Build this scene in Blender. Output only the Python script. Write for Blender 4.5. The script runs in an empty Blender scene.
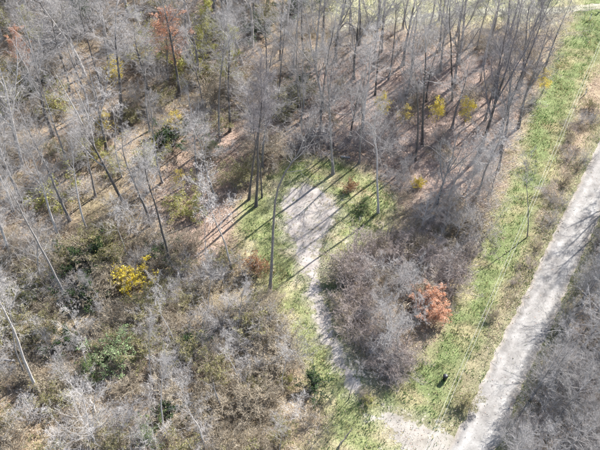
import bpy, math, random
import numpy as np
from mathutils import Vector, Matrix, Euler

# ------------------------------------------------------------------ camera, sky, sun, exposure
scene = bpy.context.scene
col = scene.collection
CAM_H, FPX, PITCH = 72.0, 790.0, math.radians(47)
SUN_EL, SUN_AZ = math.radians(37), math.radians(42.5)      # azimuth clockwise from +Y

cam_data = bpy.data.cameras.new('camera')
cam_data.sensor_width = 36.0
cam_data.lens = FPX / 600 * 36
cam_data.clip_end = 3000
cam = bpy.data.objects.new('camera', cam_data)
cam.location = (0, 0, CAM_H)
cam.rotation_euler = (math.pi / 2 - PITCH, 0, 0)
col.objects.link(cam)
scene.camera = cam

world = bpy.data.worlds.new('World')
scene.world = world
world.use_nodes = True
wn = world.node_tree
sky = wn.nodes.new('ShaderNodeTexSky')
sky.sky_type = 'NISHITA'
sky.sun_disc = False
sky.sun_elevation = SUN_EL
sky.sun_rotation = SUN_AZ
bg = wn.nodes['Background']
bg.inputs['Strength'].default_value = 0.088
wn.links.new(sky.outputs[0], bg.inputs['Color'])

sd = bpy.data.lights.new('sun', 'SUN')
sd.energy = 5.0
sd.angle = math.radians(0.53)
sd.color = (1.0, 0.975, 0.945)
sun = bpy.data.objects.new('sun', sd)
sdir = Vector((math.sin(SUN_AZ) * math.cos(SUN_EL), math.cos(SUN_AZ) * math.cos(SUN_EL), math.sin(SUN_EL)))
sun.rotation_euler = sdir.to_track_quat('Z', 'Y').to_euler()
sun.location = sdir * 200
col.objects.link(sun)

scene.view_settings.view_transform = 'Standard'
scene.view_settings.look = 'None'
scene.view_settings.gamma = 1.0
scene.view_settings.use_curve_mapping = False
scene.view_settings.exposure = 1.46
scene.render.engine = 'CYCLES'
scene.cycles.max_bounces = 4
scene.cycles.diffuse_bounces = 2
scene.cycles.transmission_bounces = 2
scene.cycles.glossy_bounces = 1
scene.cycles.use_light_tree = False
scene.cycles.use_adaptive_sampling = True
scene.cycles.adaptive_threshold = 0.03
scene.cycles.use_denoising = True
scene.cycles.denoising_prefilter = 'ACCURATE'
scene.cycles.adaptive_min_samples = 32

# ------------------------------------------------------------------ geometry of the place
rng = np.random.default_rng(7)
random.seed(7)
_F = np.array([0, math.cos(PITCH), -math.sin(PITCH)])
_U = np.array([0, math.sin(PITCH), math.cos(PITCH)])
_R = np.array([1.0, 0, 0])
_C = np.array([0, 0, CAM_H])

def ground_at(px, py, z=0.0):
    """point of the plane at height z that the photograph shows at (px, py)"""
    d = _R * ((px - 300) / FPX) - _U * ((py - 225) / FPX) + _F
    return _C + d * ((z - CAM_H) / d[2])

def to_map(x, y, z=0.0):
    """map coordinates of a place (inverse of ground_at)"""
    v = np.stack([x, y, np.zeros_like(x) + z - CAM_H], -1)
    w = v @ _F
    return 300 + FPX * (v @ _R) / w, 225 - FPX * (v @ _U) / w

def in_poly(x, y, poly):
    poly = np.asarray(poly, float)
    c = np.zeros(x.shape, bool)
    j = len(poly) - 1
    for i in range(len(poly)):
        xi, yi = poly[i]
        xj, yj = poly[j]
        if yi != yj:
            c ^= ((yi > y) != (yj > y)) & (x < (xj - xi) * (y - yi) / (yj - yi) + xi)
        j = i
    return c

def world_poly(pts):
    return [tuple(ground_at(*p)[:2]) for p in pts]

VERGE = world_poly([(592, -20), (577, 10), (562, 45), (545, 75), (530, 110), (522, 150), (507, 190), (489, 230), (472, 265),
    (454, 300), (440, 335), (415, 365), (392, 385), (372, 400), (362, 422), (385, 422), (420, 424), (437, 434), (452, 420),
    (460, 395), (475, 355), (496, 310), (515, 270), (527, 240), (543, 205), (553, 170), (563, 140), (575, 110), (588, 80),
    (605, 50), (640, -20)])
CLEARING = world_poly([(272, 172), (300, 158), (332, 158), (360, 168), (397, 195), (392, 222), (370, 245), (338, 262),
    (340, 310), (352, 350), (378, 382), (370, 410), (400, 440), (430, 470), (300, 470), (330, 425), (318, 390), (290, 345),
    (268, 300), (240, 240), (236, 205), (255, 190)])
GRAVEL = world_poly([(287, 187), (281, 205), (284, 225), (291, 240), (297, 262), (305, 280), (309, 300), (313, 320),
    (321, 340), (331, 357), (341, 377), (350, 394), (366, 392), (354, 373), (344, 350), (333, 323), (326, 300), (321, 280),
    (318, 262), (322, 244), (331, 226), (337, 211), (331, 198), (316, 188), (300, 184)])
APRON = world_poly([(366, 402), (378, 408), (395, 416), (412, 418), (436, 430), (460, 432), (450, 480), (412, 480), (398, 456), (384, 438), (372, 420)])
FIELD = world_poly([(330, 22), (400, 26), (470, 24), (535, 22), (580, 6), (700, -40), (700, -90), (250, -90), (290, 0)])
PINK = world_poly([(300, 60), (400, 40), (520, 55), (515, 130), (490, 200), (440, 220), (400, 200), (340, 150), (290, 140)])
PINK2 = world_poly([(190, 120), (260, 120), (250, 200), (215, 260), (160, 290), (150, 230)])
RUST = world_poly([(-40, 398), (30, 396), (48, 420), (30, 480), (-40, 480)])
ROAD_A, ROAD_B = ground_at(577, 225)[:2], ground_at(475, 443)[:2]
_rd = (ROAD_B - ROAD_A) / np.linalg.norm(ROAD_B - ROAD_A)
_rn = np.array([-_rd[1], _rd[0]])
ROAD_W = 2.0

def road_dist(x, y):
    return (x - ROAD_A[0]) * _rn[0] + (y - ROAD_A[1]) * _rn[1]     # positive on the woodland side with more x or less

def wav(x, y, s, ph=0.0):
    """cheap smooth noise in -1..1"""
    return (np.sin(x / s + ph + 1.7 * np.sin(y / s * 0.8 + ph * 2)) * np.cos(y / s * 1.1 - ph + 1.3 * np.sin(x / s * 0.7 + ph))
            + 0.5 * np.sin(x / s * 2.3 + y / s * 1.9 + ph * 3) * np.sin(y / s * 2.7 - x / s * 0.6 + ph)) / 1.5

def soft(x, y, poly, r, n=10, seed=1):
    g = np.random.default_rng(seed)
    a = np.zeros(x.shape)
    for k in range(n):
        an = 2 * math.pi * (k + g.random()) / n
        q = r * math.sqrt((k + 0.5) / n)
        a += in_poly(x + q * math.cos(an) + 0.5 * r * wav(x, y, 1.1, 3), y + q * math.sin(an) + 0.5 * r * wav(x, y, 0.9, 5), poly)
    return a / n

def height(x, y):
    x = np.asarray(x, float); y = np.asarray(y, float)
    fl = np.clip((np.abs(road_dist(x, y)) - 2.2) / 4, 0, 1)
    return fl * (0.18 * wav(x, y, 5.0, 1) + 0.25 * wav(x, y, 13.0, 2))

def hz(x, y):
    return float(height(np.array([x]), np.array([y]))[0])

# ------------------------------------------------------------------ mesh helpers
def np_mesh(name, V, F, mats, smooth=False, colors=None):
    V = np.ascontiguousarray(V, np.float32); F = np.ascontiguousarray(F, np.int32)
    k = F.shape[1]
    me = bpy.data.meshes.new(name)
    me.vertices.add(len(V)); me.vertices.foreach_set('co', V.ravel())
    me.loops.add(F.size); me.loops.foreach_set('vertex_index', F.ravel())
    me.polygons.add(len(F)); me.polygons.foreach_set('loop_start', np.arange(0, F.size, k, dtype=np.int32))
    if smooth:
        me.polygons.foreach_set('use_smooth', np.ones(len(F), bool))
    if colors is not None:
        at = me.color_attributes.new('tint', 'FLOAT_COLOR', 'POINT')
        at.data.foreach_set('color', np.concatenate([colors, np.ones((len(V), 1))], 1).astype(np.float32).ravel())
    me.update(calc_edges=True)
    for m in (mats if isinstance(mats, (list, tuple)) else [mats]):
        me.materials.append(m)
    return me

def cat(parts):
    vs, fs, o = [], [], 0
    for v, f in parts:
        vs.append(v); fs.append(f + o); o += len(v)
    return np.concatenate(vs), np.concatenate(fs)

def unit(v):
    return v / np.maximum(np.linalg.norm(v, axis=-1, keepdims=True), 1e-9)

def tubes(P, R, sides):
    """P (B,n,3) centre lines, R (B,n) radii -> open tapering tubes"""
    B, n, _ = P.shape
    T = np.empty_like(P)
    T[:, 1:-1] = P[:, 2:] - P[:, :-2]; T[:, 0] = P[:, 1] - P[:, 0]; T[:, -1] = P[:, -1] - P[:, -2]
    T = unit(T)
    ref = np.where(np.abs(T[:, :1, 2:3]) > 0.8, np.array([1.0, 0.13, 0]), np.array([0.1, 0.05, 1.0]))
    N = unit(np.cross(T, np.broadcast_to(ref, T.shape)))
    Bn = np.cross(T, N)
    a = np.arange(sides) * 2 * math.pi / sides
    V = P[:, :, None] + R[:, :, None, None] * (N[:, :, None] * np.cos(a)[:, None] + Bn[:, :, None] * np.sin(a)[:, None])
    idx = np.arange(B * n * sides).reshape(B, n, sides)
    nx = np.roll(idx, -1, 2)
    F = np.stack([idx[:, :-1], nx[:, :-1], nx[:, 1:], idx[:, 1:]], -1)
    return V.reshape(-1, 3), F.reshape(-1, 4)

def ribbons(P, R, g):
    B, n, _ = P.shape
    T = unit(P[:, -1] - P[:, 0])
    N = unit(np.cross(T, g.normal(size=T.shape)))[:, None]
    V = np.stack([P - N * R[..., None], P + N * R[..., None]], 2)
    idx = np.arange(B * n * 2).reshape(B, n, 2)
    F = np.stack([idx[:, :-1, 0], idx[:, :-1, 1], idx[:, 1:, 1], idx[:, 1:, 0]], -1)
    return V.reshape(-1, 3), F.reshape(-1, 4)

def curves(p0, d, L, n, g, up=0.0, wig=0.1):
    B = len(p0)
    P = np.empty((B, n, 3)); P[:, 0] = p0
    d = unit(d)
    s = (L / (n - 1))[:, None]
    for k in range(1, n):
        d = unit(d + g.normal(size=d.shape) * wig + np.array([0, 0, up]))
        P[:, k] = P[:, k - 1] + d * s
    return P

def sprout(P, R, L, m, t0, t1, ang, ratio, n, g, up=0.05, wig=0.12, taper=0.6, rr=0.5, rmin=0.004):
    """m child branches on every parent curve"""
    B, np_, _ = P.shape
    b = np.repeat(np.arange(B), m)
    t = t0 + (t1 - t0) * (np.tile(np.arange(m), B) + g.random(B * m)) / m
    q = np.clip(t * (np_ - 1), 0, np_ - 1.001); i = q.astype(int); fr = (q - i)[:, None]
    p0 = P[b, i] * (1 - fr) + P[b, i + 1] * fr
    r0 = R[b, i] * (1 - fr[:, 0]) + R[b, i + 1] * fr[:, 0]
    tan = unit(P[b, i + 1] - P[b, i])
    perp = unit(np.cross(tan, g.normal(size=tan.shape)))
    a = np.radians(g.uniform(ang[0], ang[1], B * m))[:, None]
    d = np.cos(a) * tan + np.sin(a) * perp
    Lc = L[b] * ratio * (1 - taper * (t - t0) / max(t1 - t0, 1e-6)) * g.uniform(0.65, 1.3, B * m)
    C = curves(p0, d, Lc, n, g, up, wig)
    ra = np.maximum(r0 * rr, rmin)
    Rc = ra[:, None] * np.linspace(1, 0.35, n)[None]
    return C, np.maximum(Rc, rmin * 0.6), Lc

def leaf_quads(pts, size, g, flat=0.0):
    """one small pointed leaf (four corners) at each point"""
    B = len(pts)
    a = unit(g.normal(size=(B, 3)) * np.array([1, 1, 1 - flat]))
    b = unit(np.cross(a, unit(g.normal(size=(B, 3)) * np.array([1 - 0.7 * flat, 1 - 0.7 * flat, 1]))))
    s = (size * g.uniform(0.6, 1.4, B))[:, None]
    V = np.stack([pts, pts + a * s * 0.5 + b * s * 0.38, pts + a * s, pts + a * s * 0.45 - b * s * 0.38], 1)
    return V.reshape(-1, 3), np.arange(B * 4).reshape(B, 4)

def pts_on(P, count, g, lo=0.2):
    B, n, _ = P.shape
    b = g.integers(0, B, count); q = g.uniform(lo, 1, count) * (n - 1.001); i = q.astype(int); f = (q - i)[:, None]
    return P[b, i] * (1 - f) + P[b, i + 1] * f

# ------------------------------------------------------------------ materials
def mat_nodes(name):
    m = bpy.data.materials.new(name); m.use_nodes = True
    nt = m.node_tree
    return m, nt, nt.nodes['Principled BSDF']

def ramp(nt, stops):
    r = nt.nodes.new('ShaderNodeValToRGB')
    e = r.color_ramp.elements
    while len(e) < len(stops):
        e.new(0.5)
    for k, (p, c) in enumerate(stops):
        e[k].position = p; e[k].color = (*c, 1)
    return r

def noise(nt, scale, detail=4, rough=0.6, coord='Object'):
    tc = nt.nodes.new('ShaderNodeTexCoord')
    n = nt.nodes.new('ShaderNodeTexNoise')
    n.inputs['Scale'].default_value = scale; n.inputs['Detail'].default_value = detail; n.inputs['Roughness'].default_value = rough
    nt.links.new(tc.outputs[coord], n.inputs['Vector'])
    return n

def mixc(nt, fac, a, b, mode='MIX'):
    x = nt.nodes.new('ShaderNodeMix'); x.data_type = 'RGBA'; x.blend_type = mode
    for s, v in ((0, fac), (6, a), (7, b)):
        if isinstance(v, (int, float)): x.inputs[s].default_value = v
        elif isinstance(v, tuple): x.inputs[s].default_value = (*v, 1)
        else: nt.links.new(v, x.inputs[s])
    return x.outputs[2]

def bark(name, c1, c2, scale=3.0):
    m, nt, b = mat_nodes(name)
    n = noise(nt, scale, 5)
    r = ramp(nt, [(0.3, c1), (0.7, c2)])
    nt.links.new(n.outputs[0], r.inputs[0])
    oi = nt.nodes.new('ShaderNodeObjectInfo')
    mr = nt.nodes.new('ShaderNodeMapRange'); mr.inputs[3].default_value = 0.78; mr.inputs[4].default_value = 1.22
    nt.links.new(oi.outputs['Random'], mr.inputs[0])
    nt.links.new(mixc(nt, 1.0, r.outputs[0], mr.outputs[0], 'MULTIPLY'), b.inputs['Base Color'])
    b.inputs['Roughness'].default_value = 0.85
    b.inputs['Specular IOR Level'].default_value = 0.25
    return m

def leafy(name, stops, trans=0.35):
    """every leaf or blade takes its own tone out of the ramp"""
    m, nt, b = mat_nodes(name)
    ge = nt.nodes.new('ShaderNodeNewGeometry')
    r = ramp(nt, stops)
    nt.links.new(ge.outputs['Random Per Island'], r.inputs[0])
    nt.links.new(r.outputs[0], b.inputs['Base Color'])
    b.inputs['Roughness'].default_value = 0.7
    b.inputs['Specular IOR Level'].default_value = 0.2
    tr = nt.nodes.new('ShaderNodeBsdfTranslucent')
    nt.links.new(r.outputs[0], tr.inputs['Color'])
    mx = nt.nodes.new('ShaderNodeMixShader'); mx.inputs[0].default_value = trans
    nt.links.new(b.outputs[0], mx.inputs[1]); nt.links.new(tr.outputs[0], mx.inputs[2])
    nt.links.new(mx.outputs[0], nt.nodes['Material Output'].inputs['Surface'])
    return m

M = {}
M['bark_pale'] = bark('pale_bark', (0.33, 0.30, 0.28), (0.52, 0.49, 0.465))
M['bark_grey'] = bark('grey_bark', (0.17, 0.155, 0.145), (0.30, 0.28, 0.265))
M['bark_dark'] = bark('dark_bark', (0.08, 0.072, 0.066), (0.16, 0.145, 0.135))
M['twig_pale'] = bark('pale_twigs', (0.36, 0.335, 0.315), (0.52, 0.49, 0.465), 0.6)
M['twig_grey'] = bark('grey_twigs', (0.27, 0.25, 0.235), (0.43, 0.405, 0.385), 0.6)
M['twig_mauve'] = bark('mauve_twigs', (0.28, 0.225, 0.20), (0.43, 0.37, 0.335), 0.6)
M['twig_brown'] = bark('brown_twigs', (0.28, 0.23, 0.165), (0.46, 0.40, 0.31), 0.6)
M['twig_dark'] = bark('dark_twigs', (0.15, 0.13, 0.13), (0.26, 0.24, 0.24), 0.6)
M['leaf_brown'] = leafy('dry_brown_leaves', [(0, (0.22, 0.165, 0.11)), (0.5, (0.36, 0.29, 0.20)), (1, (0.50, 0.43, 0.32))])
M['leaf_olive'] = leafy('olive_leaves', [(0, (0.10, 0.115, 0.04)), (0.5, (0.25, 0.235, 0.09)), (1, (0.42, 0.37, 0.18))])
M['leaf_green'] = leafy('green_leaves', [(0, (0.05, 0.10, 0.03)), (0.6, (0.13, 0.20, 0.06)), (1, (0.26, 0.31, 0.12))])
M['leaf_dark'] = leafy('dark_green_leaves', [(0, (0.02, 0.05, 0.015)), (0.6, (0.05, 0.09, 0.03)), (1, (0.11, 0.16, 0.05))])
M['leaf_palegreen'] = leafy('pale_green_leaves', [(0, (0.18, 0.27, 0.11)), (0.6, (0.31, 0.42, 0.20)), (1, (0.47, 0.55, 0.30))])
M['leaf_yellow'] = leafy('yellow_leaves', [(0, (0.36, 0.27, 0.05)), (0.25, (0.66, 0.50, 0.04)), (0.7, (0.80, 0.64, 0.06)), (1, (0.84, 0.74, 0.22))], 0.4)
M['leaf_gold'] = leafy('gold_leaves', [(0, (0.42, 0.28, 0.06)), (0.6, (0.60, 0.47, 0.10)), (1, (0.62, 0.56, 0.20))], 0.4)
M['leaf_lime'] = leafy('yellow_green_leaves', [(0, (0.26, 0.25, 0.06)), (0.6, (0.42, 0.42, 0.12)), (1, (0.58, 0.54, 0.22))], 0.4)
M['leaf_orange'] = leafy('orange_leaves', [(0, (0.58, 0.26, 0.14)), (0.5, (0.76, 0.42, 0.26)), (1, (0.80, 0.58, 0.43))], 0.35)
M['leaf_rust'] = leafy('rust_leaves', [(0, (0.20, 0.09, 0.04)), (0.6, (0.34, 0.17, 0.08)), (1, (0.44, 0.26, 0.14))], 0.3)
M['litter'] = leafy('fallen_leaf_tones', [(0, (0.16, 0.10, 0.07)), (0.35, (0.32, 0.21, 0.15)), (0.7, (0.45, 0.32, 0.25)), (1, (0.62, 0.50, 0.42))], 0.15)
M['grass'] = leafy('grass_blades', [(0, (0.04, 0.10, 0.03)), (0.4, (0.10, 0.195, 0.055)), (0.8, (0.20, 0.29, 0.10)), (1, (0.42, 0.42, 0.24))], 0.3)
M['drygrass'] = leafy('dry_grass_blades', [(0, (0.22, 0.18, 0.08)), (0.5, (0.40, 0.33, 0.17)), (1, (0.58, 0.50, 0.31))], 0.3)
M['cane'] = leafy('dry_canes', [(0, (0.17, 0.13, 0.09)), (0.5, (0.35, 0.285, 0.20)), (1, (0.56, 0.49, 0.39))], 0.1)
M['canegrey'] = leafy('grey_canes', [(0, (0.15, 0.125, 0.115)), (0.5, (0.31, 0.275, 0.255)), (1, (0.50, 0.46, 0.43))], 0.1)

def ground_mat(name, speck=0.5, fine=5.5, bump=0.6):
    m, nt, b = mat_nodes(name)
    va = nt.nodes.new('ShaderNodeVertexColor'); va.layer_name = 'tint'
    n1 = noise(nt, 0.55, 8, 0.75); r1 = ramp(nt, [(0.28, (0.55, 0.52, 0.50)), (0.72, (1.35, 1.33, 1.3))])
    nt.links.new(n1.outputs[0], r1.inputs[0])
    n2 = noise(nt, fine, 5, 0.7); r2 = ramp(nt, [(0.25, (1 - speck,) * 3), (0.75, (1 + speck,) * 3)])
    nt.links.new(n2.outputs[0], r2.inputs[0])
    c = mixc(nt, 1.0, va.outputs[0], r1.outputs[0], 'MULTIPLY')
    c = mixc(nt, 1.0, c, r2.outputs[0], 'MULTIPLY')
    nt.links.new(c, b.inputs['Base Color'])
    b.inputs['Roughness'].default_value = 0.95; b.inputs['Specular IOR Level'].default_value = 0.1
    bp = nt.nodes.new('ShaderNodeBump'); bp.inputs['Strength'].default_value = bump; bp.inputs['Distance'].default_value = 0.15
    nt.links.new(n2.outputs[0], bp.inputs['Height']); nt.links.new(bp.outputs[0], b.inputs['Normal'])
    return m

M['ground'] = ground_mat('woodland_floor', 0.55)
M['gravel'] = ground_mat('pale_gravel', 0.22, 13.0, 0.2)

# ------------------------------------------------------------------ scene graph helpers
def tag(o, label=None, category=None, group=None, kind=None):
    if label: o['label'] = label
    if category: o['category'] = category
    if group: o['group'] = group
    if kind: o['kind'] = kind
    return o

def link(name, me, parent=None):
    o = bpy.data.objects.new(name, me); col.objects.link(o); o.parent = parent
    return o

# ------------------------------------------------------------------ ground sheet
def axis(lo, hi, step, far):
    core = np.arange(lo, hi + 1e-6, step)
    out = [hi]; s = step
    while out[-1] < far:
        s *= 1.35; out.append(out[-1] + s)
    neg = [lo]; s = step
    while neg[-1] > -far:
        s *= 1.35; neg.append(neg[-1] - s)
    return np.array(neg[:0:-1] + list(core) + out[1:])

def grid(xs, ys):
    X, Y = np.meshgrid(xs, ys)
    n, m = X.shape
    i = np.arange(n * m).reshape(n, m)
    F = np.stack([i[:-1, :-1], i[:-1, 1:], i[1:, 1:], i[1:, :-1]], -1).reshape(-1, 4)
    return X.ravel(), Y.ravel(), F

def lerp(a, b, t):
    return a * (1 - t[:, None]) + np.array(b) * t[:, None]

def ground_tint(X, Y):
    c = np.tile(np.array([0.30, 0.235, 0.17]), (len(X), 1))
    c = lerp(c, (0.24, 0.21, 0.12), np.clip(0.5 + 0.9 * wav(X, Y, 6, 8), 0, 1) * 0.6)
    c = lerp(c, (0.37, 0.285, 0.24), soft(X, Y, PINK, 5))
    c = lerp(c, (0.37, 0.275, 0.22), soft(X, Y, PINK2, 4))
    c = lerp(c, (0.33, 0.255, 0.17), soft(X, Y, RUST, 2))
    c = lerp(c, (0.38, 0.37, 0.22), soft(X, Y, FIELD, 4))
    c = lerp(c, (0.17, 0.205, 0.09), soft(X, Y, VERGE, 1.6))
    c = lerp(c, (0.31, 0.27, 0.16), soft(X, Y, VERGE, 1.0) * np.clip(wav(X, Y, 2.0, 13) * 1.6 - 0.2, 0, 0.8))
    c = lerp(c, (0.22, 0.24, 0.11), soft(X, Y, CLEARING, 1.6))
    c = lerp(c, (0.36, 0.31, 0.20), soft(X, Y, CLEARING, 1.0) * np.clip(wav(X, Y, 1.7, 17) * 1.6 - 0.2, 0, 0.8))
    c = lerp(c, (0.34, 0.305, 0.265), soft(X, Y, GRAVEL, 2.2) * 0.95)
    c = lerp(c, (0.29, 0.27, 0.21), soft(X, Y, APRON, 1.8) * 0.8)
    d = np.abs(road_dist(X, Y))
    c = lerp(c, (0.22, 0.215, 0.13), np.clip((4.2 - d) / 2.0, 0, 1))
    return c

gx, gy, gF = grid(axis(-80, 80, 0.5, 900), axis(18, 165, 0.5, 900))
ground = link('ground', np_mesh('ground', np.stack([gx, gy, height(gx, gy)], 1), gF, M['ground'], True, ground_tint(gx, gy)))
tag(ground, 'leaf strewn woodland floor with grassy strips', kind='structure')

# ------------------------------------------------------------------ gravel road, track and path
def strip(name, P, half, base, label, lift=0.03, across=17, rough_edge=0.25, tracks=True):
    """a draped gravel strip along polyline P (world xy), wavering edges, worn wheel tracks"""
    P = np.asarray(P, float)
    seg = np.r_[0, np.cumsum(np.linalg.norm(np.diff(P, axis=0), axis=1))]
    s = np.arange(0, seg[-1], 0.35)
    x = np.interp(s, seg, P[:, 0]); y = np.interp(s, seg, P[:, 1])
    tx, ty = np.gradient(x), np.gradient(y); l = np.hypot(tx, ty); nx, ny = -ty / l, tx / l
    u = np.linspace(-1, 1, across)
    wl = half * (1 + 0.05 * np.sin(s / 3.1)) + rough_edge * wav(s, s * 0.3, 0.7, 2)
    wr = half * (1 + 0.05 * np.cos(s / 2.7)) + rough_edge * wav(s, s * 0.4, 0.6, 6)
    W = np.where(u[None] < 0, wl[:, None], wr[:, None]) * u[None]
    X = x[:, None] + nx[:, None] * W; Y = y[:, None] + ny[:, None] * W
    Z = height(X, Y) + lift * np.clip((1 - np.abs(u[None]) ** 6) * 1.3, 0.1, 1) + 0.02 * (1 - u[None] ** 2)
    c = np.tile(np.array(base), (X.size, 1))
    if tracks:
        tr = np.exp(-((np.abs(u) - 0.45) / 0.16) ** 2)[None].repeat(len(s), 0).ravel()
        c = lerp(c, tuple(np.array(base) * 1.4), tr * 0.85)
        st = np.interp(u, np.linspace(-1, 1, 9), np.random.default_rng(len(s)).uniform(-1, 1, 9))[None] + 0.8 * wav(X, Y, 2.4, 5)
        c = lerp(c, tuple(np.array(base) * np.array((0.78, 0.77, 0.76))), np.clip(st, 0, 1).ravel() * 0.6)
        ed = np.clip((np.abs(u) - 0.75) / 0.25, 0, 1)[None].repeat(len(s), 0).ravel()
        c = lerp(c, (0.36, 0.32, 0.27), ed * 0.8)
    n, m = X.shape
    i = np.arange(n * m).reshape(n, m)
    F = np.stack([i[:-1, :-1], i[:-1, 1:], i[1:, 1:], i[1:, :-1]], -1).reshape(-1, 4)
    o = link(name, np_mesh(name, np.stack([X.ravel(), Y.ravel(), Z.ravel()], 1), F[:, ::-1], M['gravel'], True, c))
    return tag(o, label, kind='structure')

strip('gravel_road', [ROAD_A - _rd * 120, ROAD_A, ROAD_B, ROAD_B + _rd * 70], ROAD_W, (0.27, 0.262, 0.25),
      'pale grey gravel road running along the grass verge')
strip('farm_track', [ground_at(*p)[:2] for p in [(330, 30), (400, 20), (463, 12), (540, 11), (640, 2), (760, -20)]], 0.9, (0.30, 0.29, 0.22),
      'pale farm track crossing behind the woods')

# gravel path: a draped patch cut to the outline of the gravel with ragged rim
def patch(name, poly, base, label, lift, step=0.1, rad=0.55, amp=1.0):
    p = np.array(poly); lo, hi = p.min(0) - 1, p.max(0) + 1
    X, Y, F = grid(np.arange(lo[0], hi[0], step), np.arange(lo[1], hi[1], step))
    keep = soft(X, Y, poly, rad, 20) + amp * (0.3 * wav(X, Y, 0.35, 3) + 0.3 * wav(X, Y, 1.2, 8) + 0.25 * wav(X, Y, 0.12, 1)) > 0.5
    F = F[keep[F].all(1)]
    used = np.unique(F); re = np.full(len(X), -1); re[used] = np.arange(len(used))
    X, Y, F = X[used], Y[used], re[F]
    s = soft(X, Y, poly, 0.8)
    c = lerp(np.tile(np.array((0.34, 0.32, 0.25)), (len(X), 1)), base, np.clip(s * 1.4 - 0.4 + 0.25 * wav(X, Y, 0.8, 1), 0, 1))
    o = link(name, np_mesh(name, np.stack([X, Y, height(X, Y) + lift + 0.006 * s], 1), F, M['gravel'], True, c))
    return tag(o, label, kind='structure')

patch('gravel_path', GRAVEL, (0.36, 0.33, 0.305), 'narrow pale gravel path widening into a clearing', 0.008, rad=0.8, amp=1.5)
patch('gravel_apron', APRON, (0.31, 0.29, 0.26), 'pale gravel apron where the path meets the road', 0.008, rad=1.5, amp=1.5)

# ------------------------------------------------------------------ stuff: leaf litter, grass, undergrowth
def scatter(n, g, x0=-62, x1=62, y0=30, y1=140, pad=25):
    x = g.uniform(x0, x1, n); y = g.uniform(y0, y1, n)
    u, v = to_map(x, y)
    k = (u > -pad) & (u < 600 + pad) & (v > -pad) & (v < 450 + pad)
    return x[k], y[k]

def open_ground(x, y):
    """true on road, path and track gravel"""
    return (np.abs(road_dist(x, y)) < ROAD_W + 0.1) | in_poly(x, y, GRAVEL)

g = np.random.default_rng(11)
x, y = scatter(480000, g)
dens = 1 - 0.93 * np.maximum(in_poly(x, y, VERGE), np.maximum(in_poly(x, y, CLEARING), in_poly(x, y, FIELD)))
dens = np.where(in_poly(x, y, world_poly([(-60, 225), (60, 220), (170, 230), (255, 275), (285, 330), (320, 395), (325, 430), (290, 490), (-60, 490)])), 0.5, dens)
dens = np.where(np.abs(road_dist(x, y)) < 4.5, 0.3 * dens, dens)
dens = np.where(open_ground(x, y), 0.05, dens)
dens = np.where(in_poly(x, y, GRAVEL), 0.06, dens) * np.where(in_poly(x, y, APRON), 0.3, 1) * np.clip(0.65 + 0.6 * wav(x, y, 3, 2), 0.15, 1)
k = g.random(len(x)) < dens
x, y = x[k], y[k]
V, F = leaf_quads(np.stack([x, y, height(x, y) + 0.03 + 0.05 * g.random(len(x))], 1), 0.125, g, 0.75)
tag(link('fallen_leaves', np_mesh('fallen_leaves', V, F, M['litter'])), 'brown and pinkish fallen leaves covering the woodland floor', 'leaves', kind='stuff')

def blades(x, y, h, w, g, lean=0.45):
    n = len(x)
    h = h * np.clip(1 + 0.9 * wav(x, y, 0.45, 6) + 0.6 * wav(x, y, 1.7, 2), 0.35, 2.4)
    p = np.stack([x, y, height(x, y) + 0.005], 1)
    a = g.uniform(0, 2 * math.pi, n)
    s = np.stack([np.cos(a), np.sin(a), np.zeros(n)], 1) * (w * g.uniform(0.6, 1.4, n))[:, None]
    tip = p + np.stack([g.normal(0, lean, n), g.normal(0, lean, n), np.ones(n)], 1) * (h * g.uniform(0.5, 1.4, n))[:, None]
    V = np.stack([p - s, p + s, tip], 1).reshape(-1, 3)
    return V, np.arange(n * 3).reshape(n, 3)

x, y = scatter(900000, g)
mk = np.maximum(soft(x, y, VERGE, 1.2, 6), np.maximum(soft(x, y, CLEARING, 1.2, 6), 0.55 * in_poly(x, y, FIELD)))
mk = mk * np.clip(0.6 + 0.6 * wav(x, y, 1.6, 4) + 0.5 * wav(x, y, 0.5, 9), 0.08, 1)
mk = np.maximum(mk, 0.7 * (np.abs(road_dist(x, y)) < 4.3) * np.clip(0.6 + 0.8 * wav(x, y, 1.3, 8), 0, 1))
mk = np.where(np.abs(road_dist(x, y)) < ROAD_W + 0.1 * wav(x, y, 0.6, 2), 0.015, mk)
mk = np.where(in_poly(x, y, GRAVEL), 0.06 + 0.5 * np.clip(wav(x, y, 0.8, 21) - 0.45, 0, 1), mk) * np.where(in_poly(x, y, APRON), 0.3, 1)
k = g.random(len(x)) < mk
x, y = x[k], y[k]
dry = g.random(len(x)) < np.clip(0.27 + 0.45 * wav(x, y, 2.2, 7) + 0.35 * wav(x, y, 0.7, 3), 0.05, 0.85)
tag(link('grass', np_mesh('grass', *blades(x[~dry], y[~dry], 0.2, 0.035, g), M['grass'])), 'short green grass on the verge and clearing', 'grass', kind='stuff')
tag(link('dry_grass', np_mesh('dry_grass', *blades(x[dry], y[dry], 0.24, 0.03, g), M['drygrass'])), 'dry straw coloured grass among the green', 'grass', kind='stuff')

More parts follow.
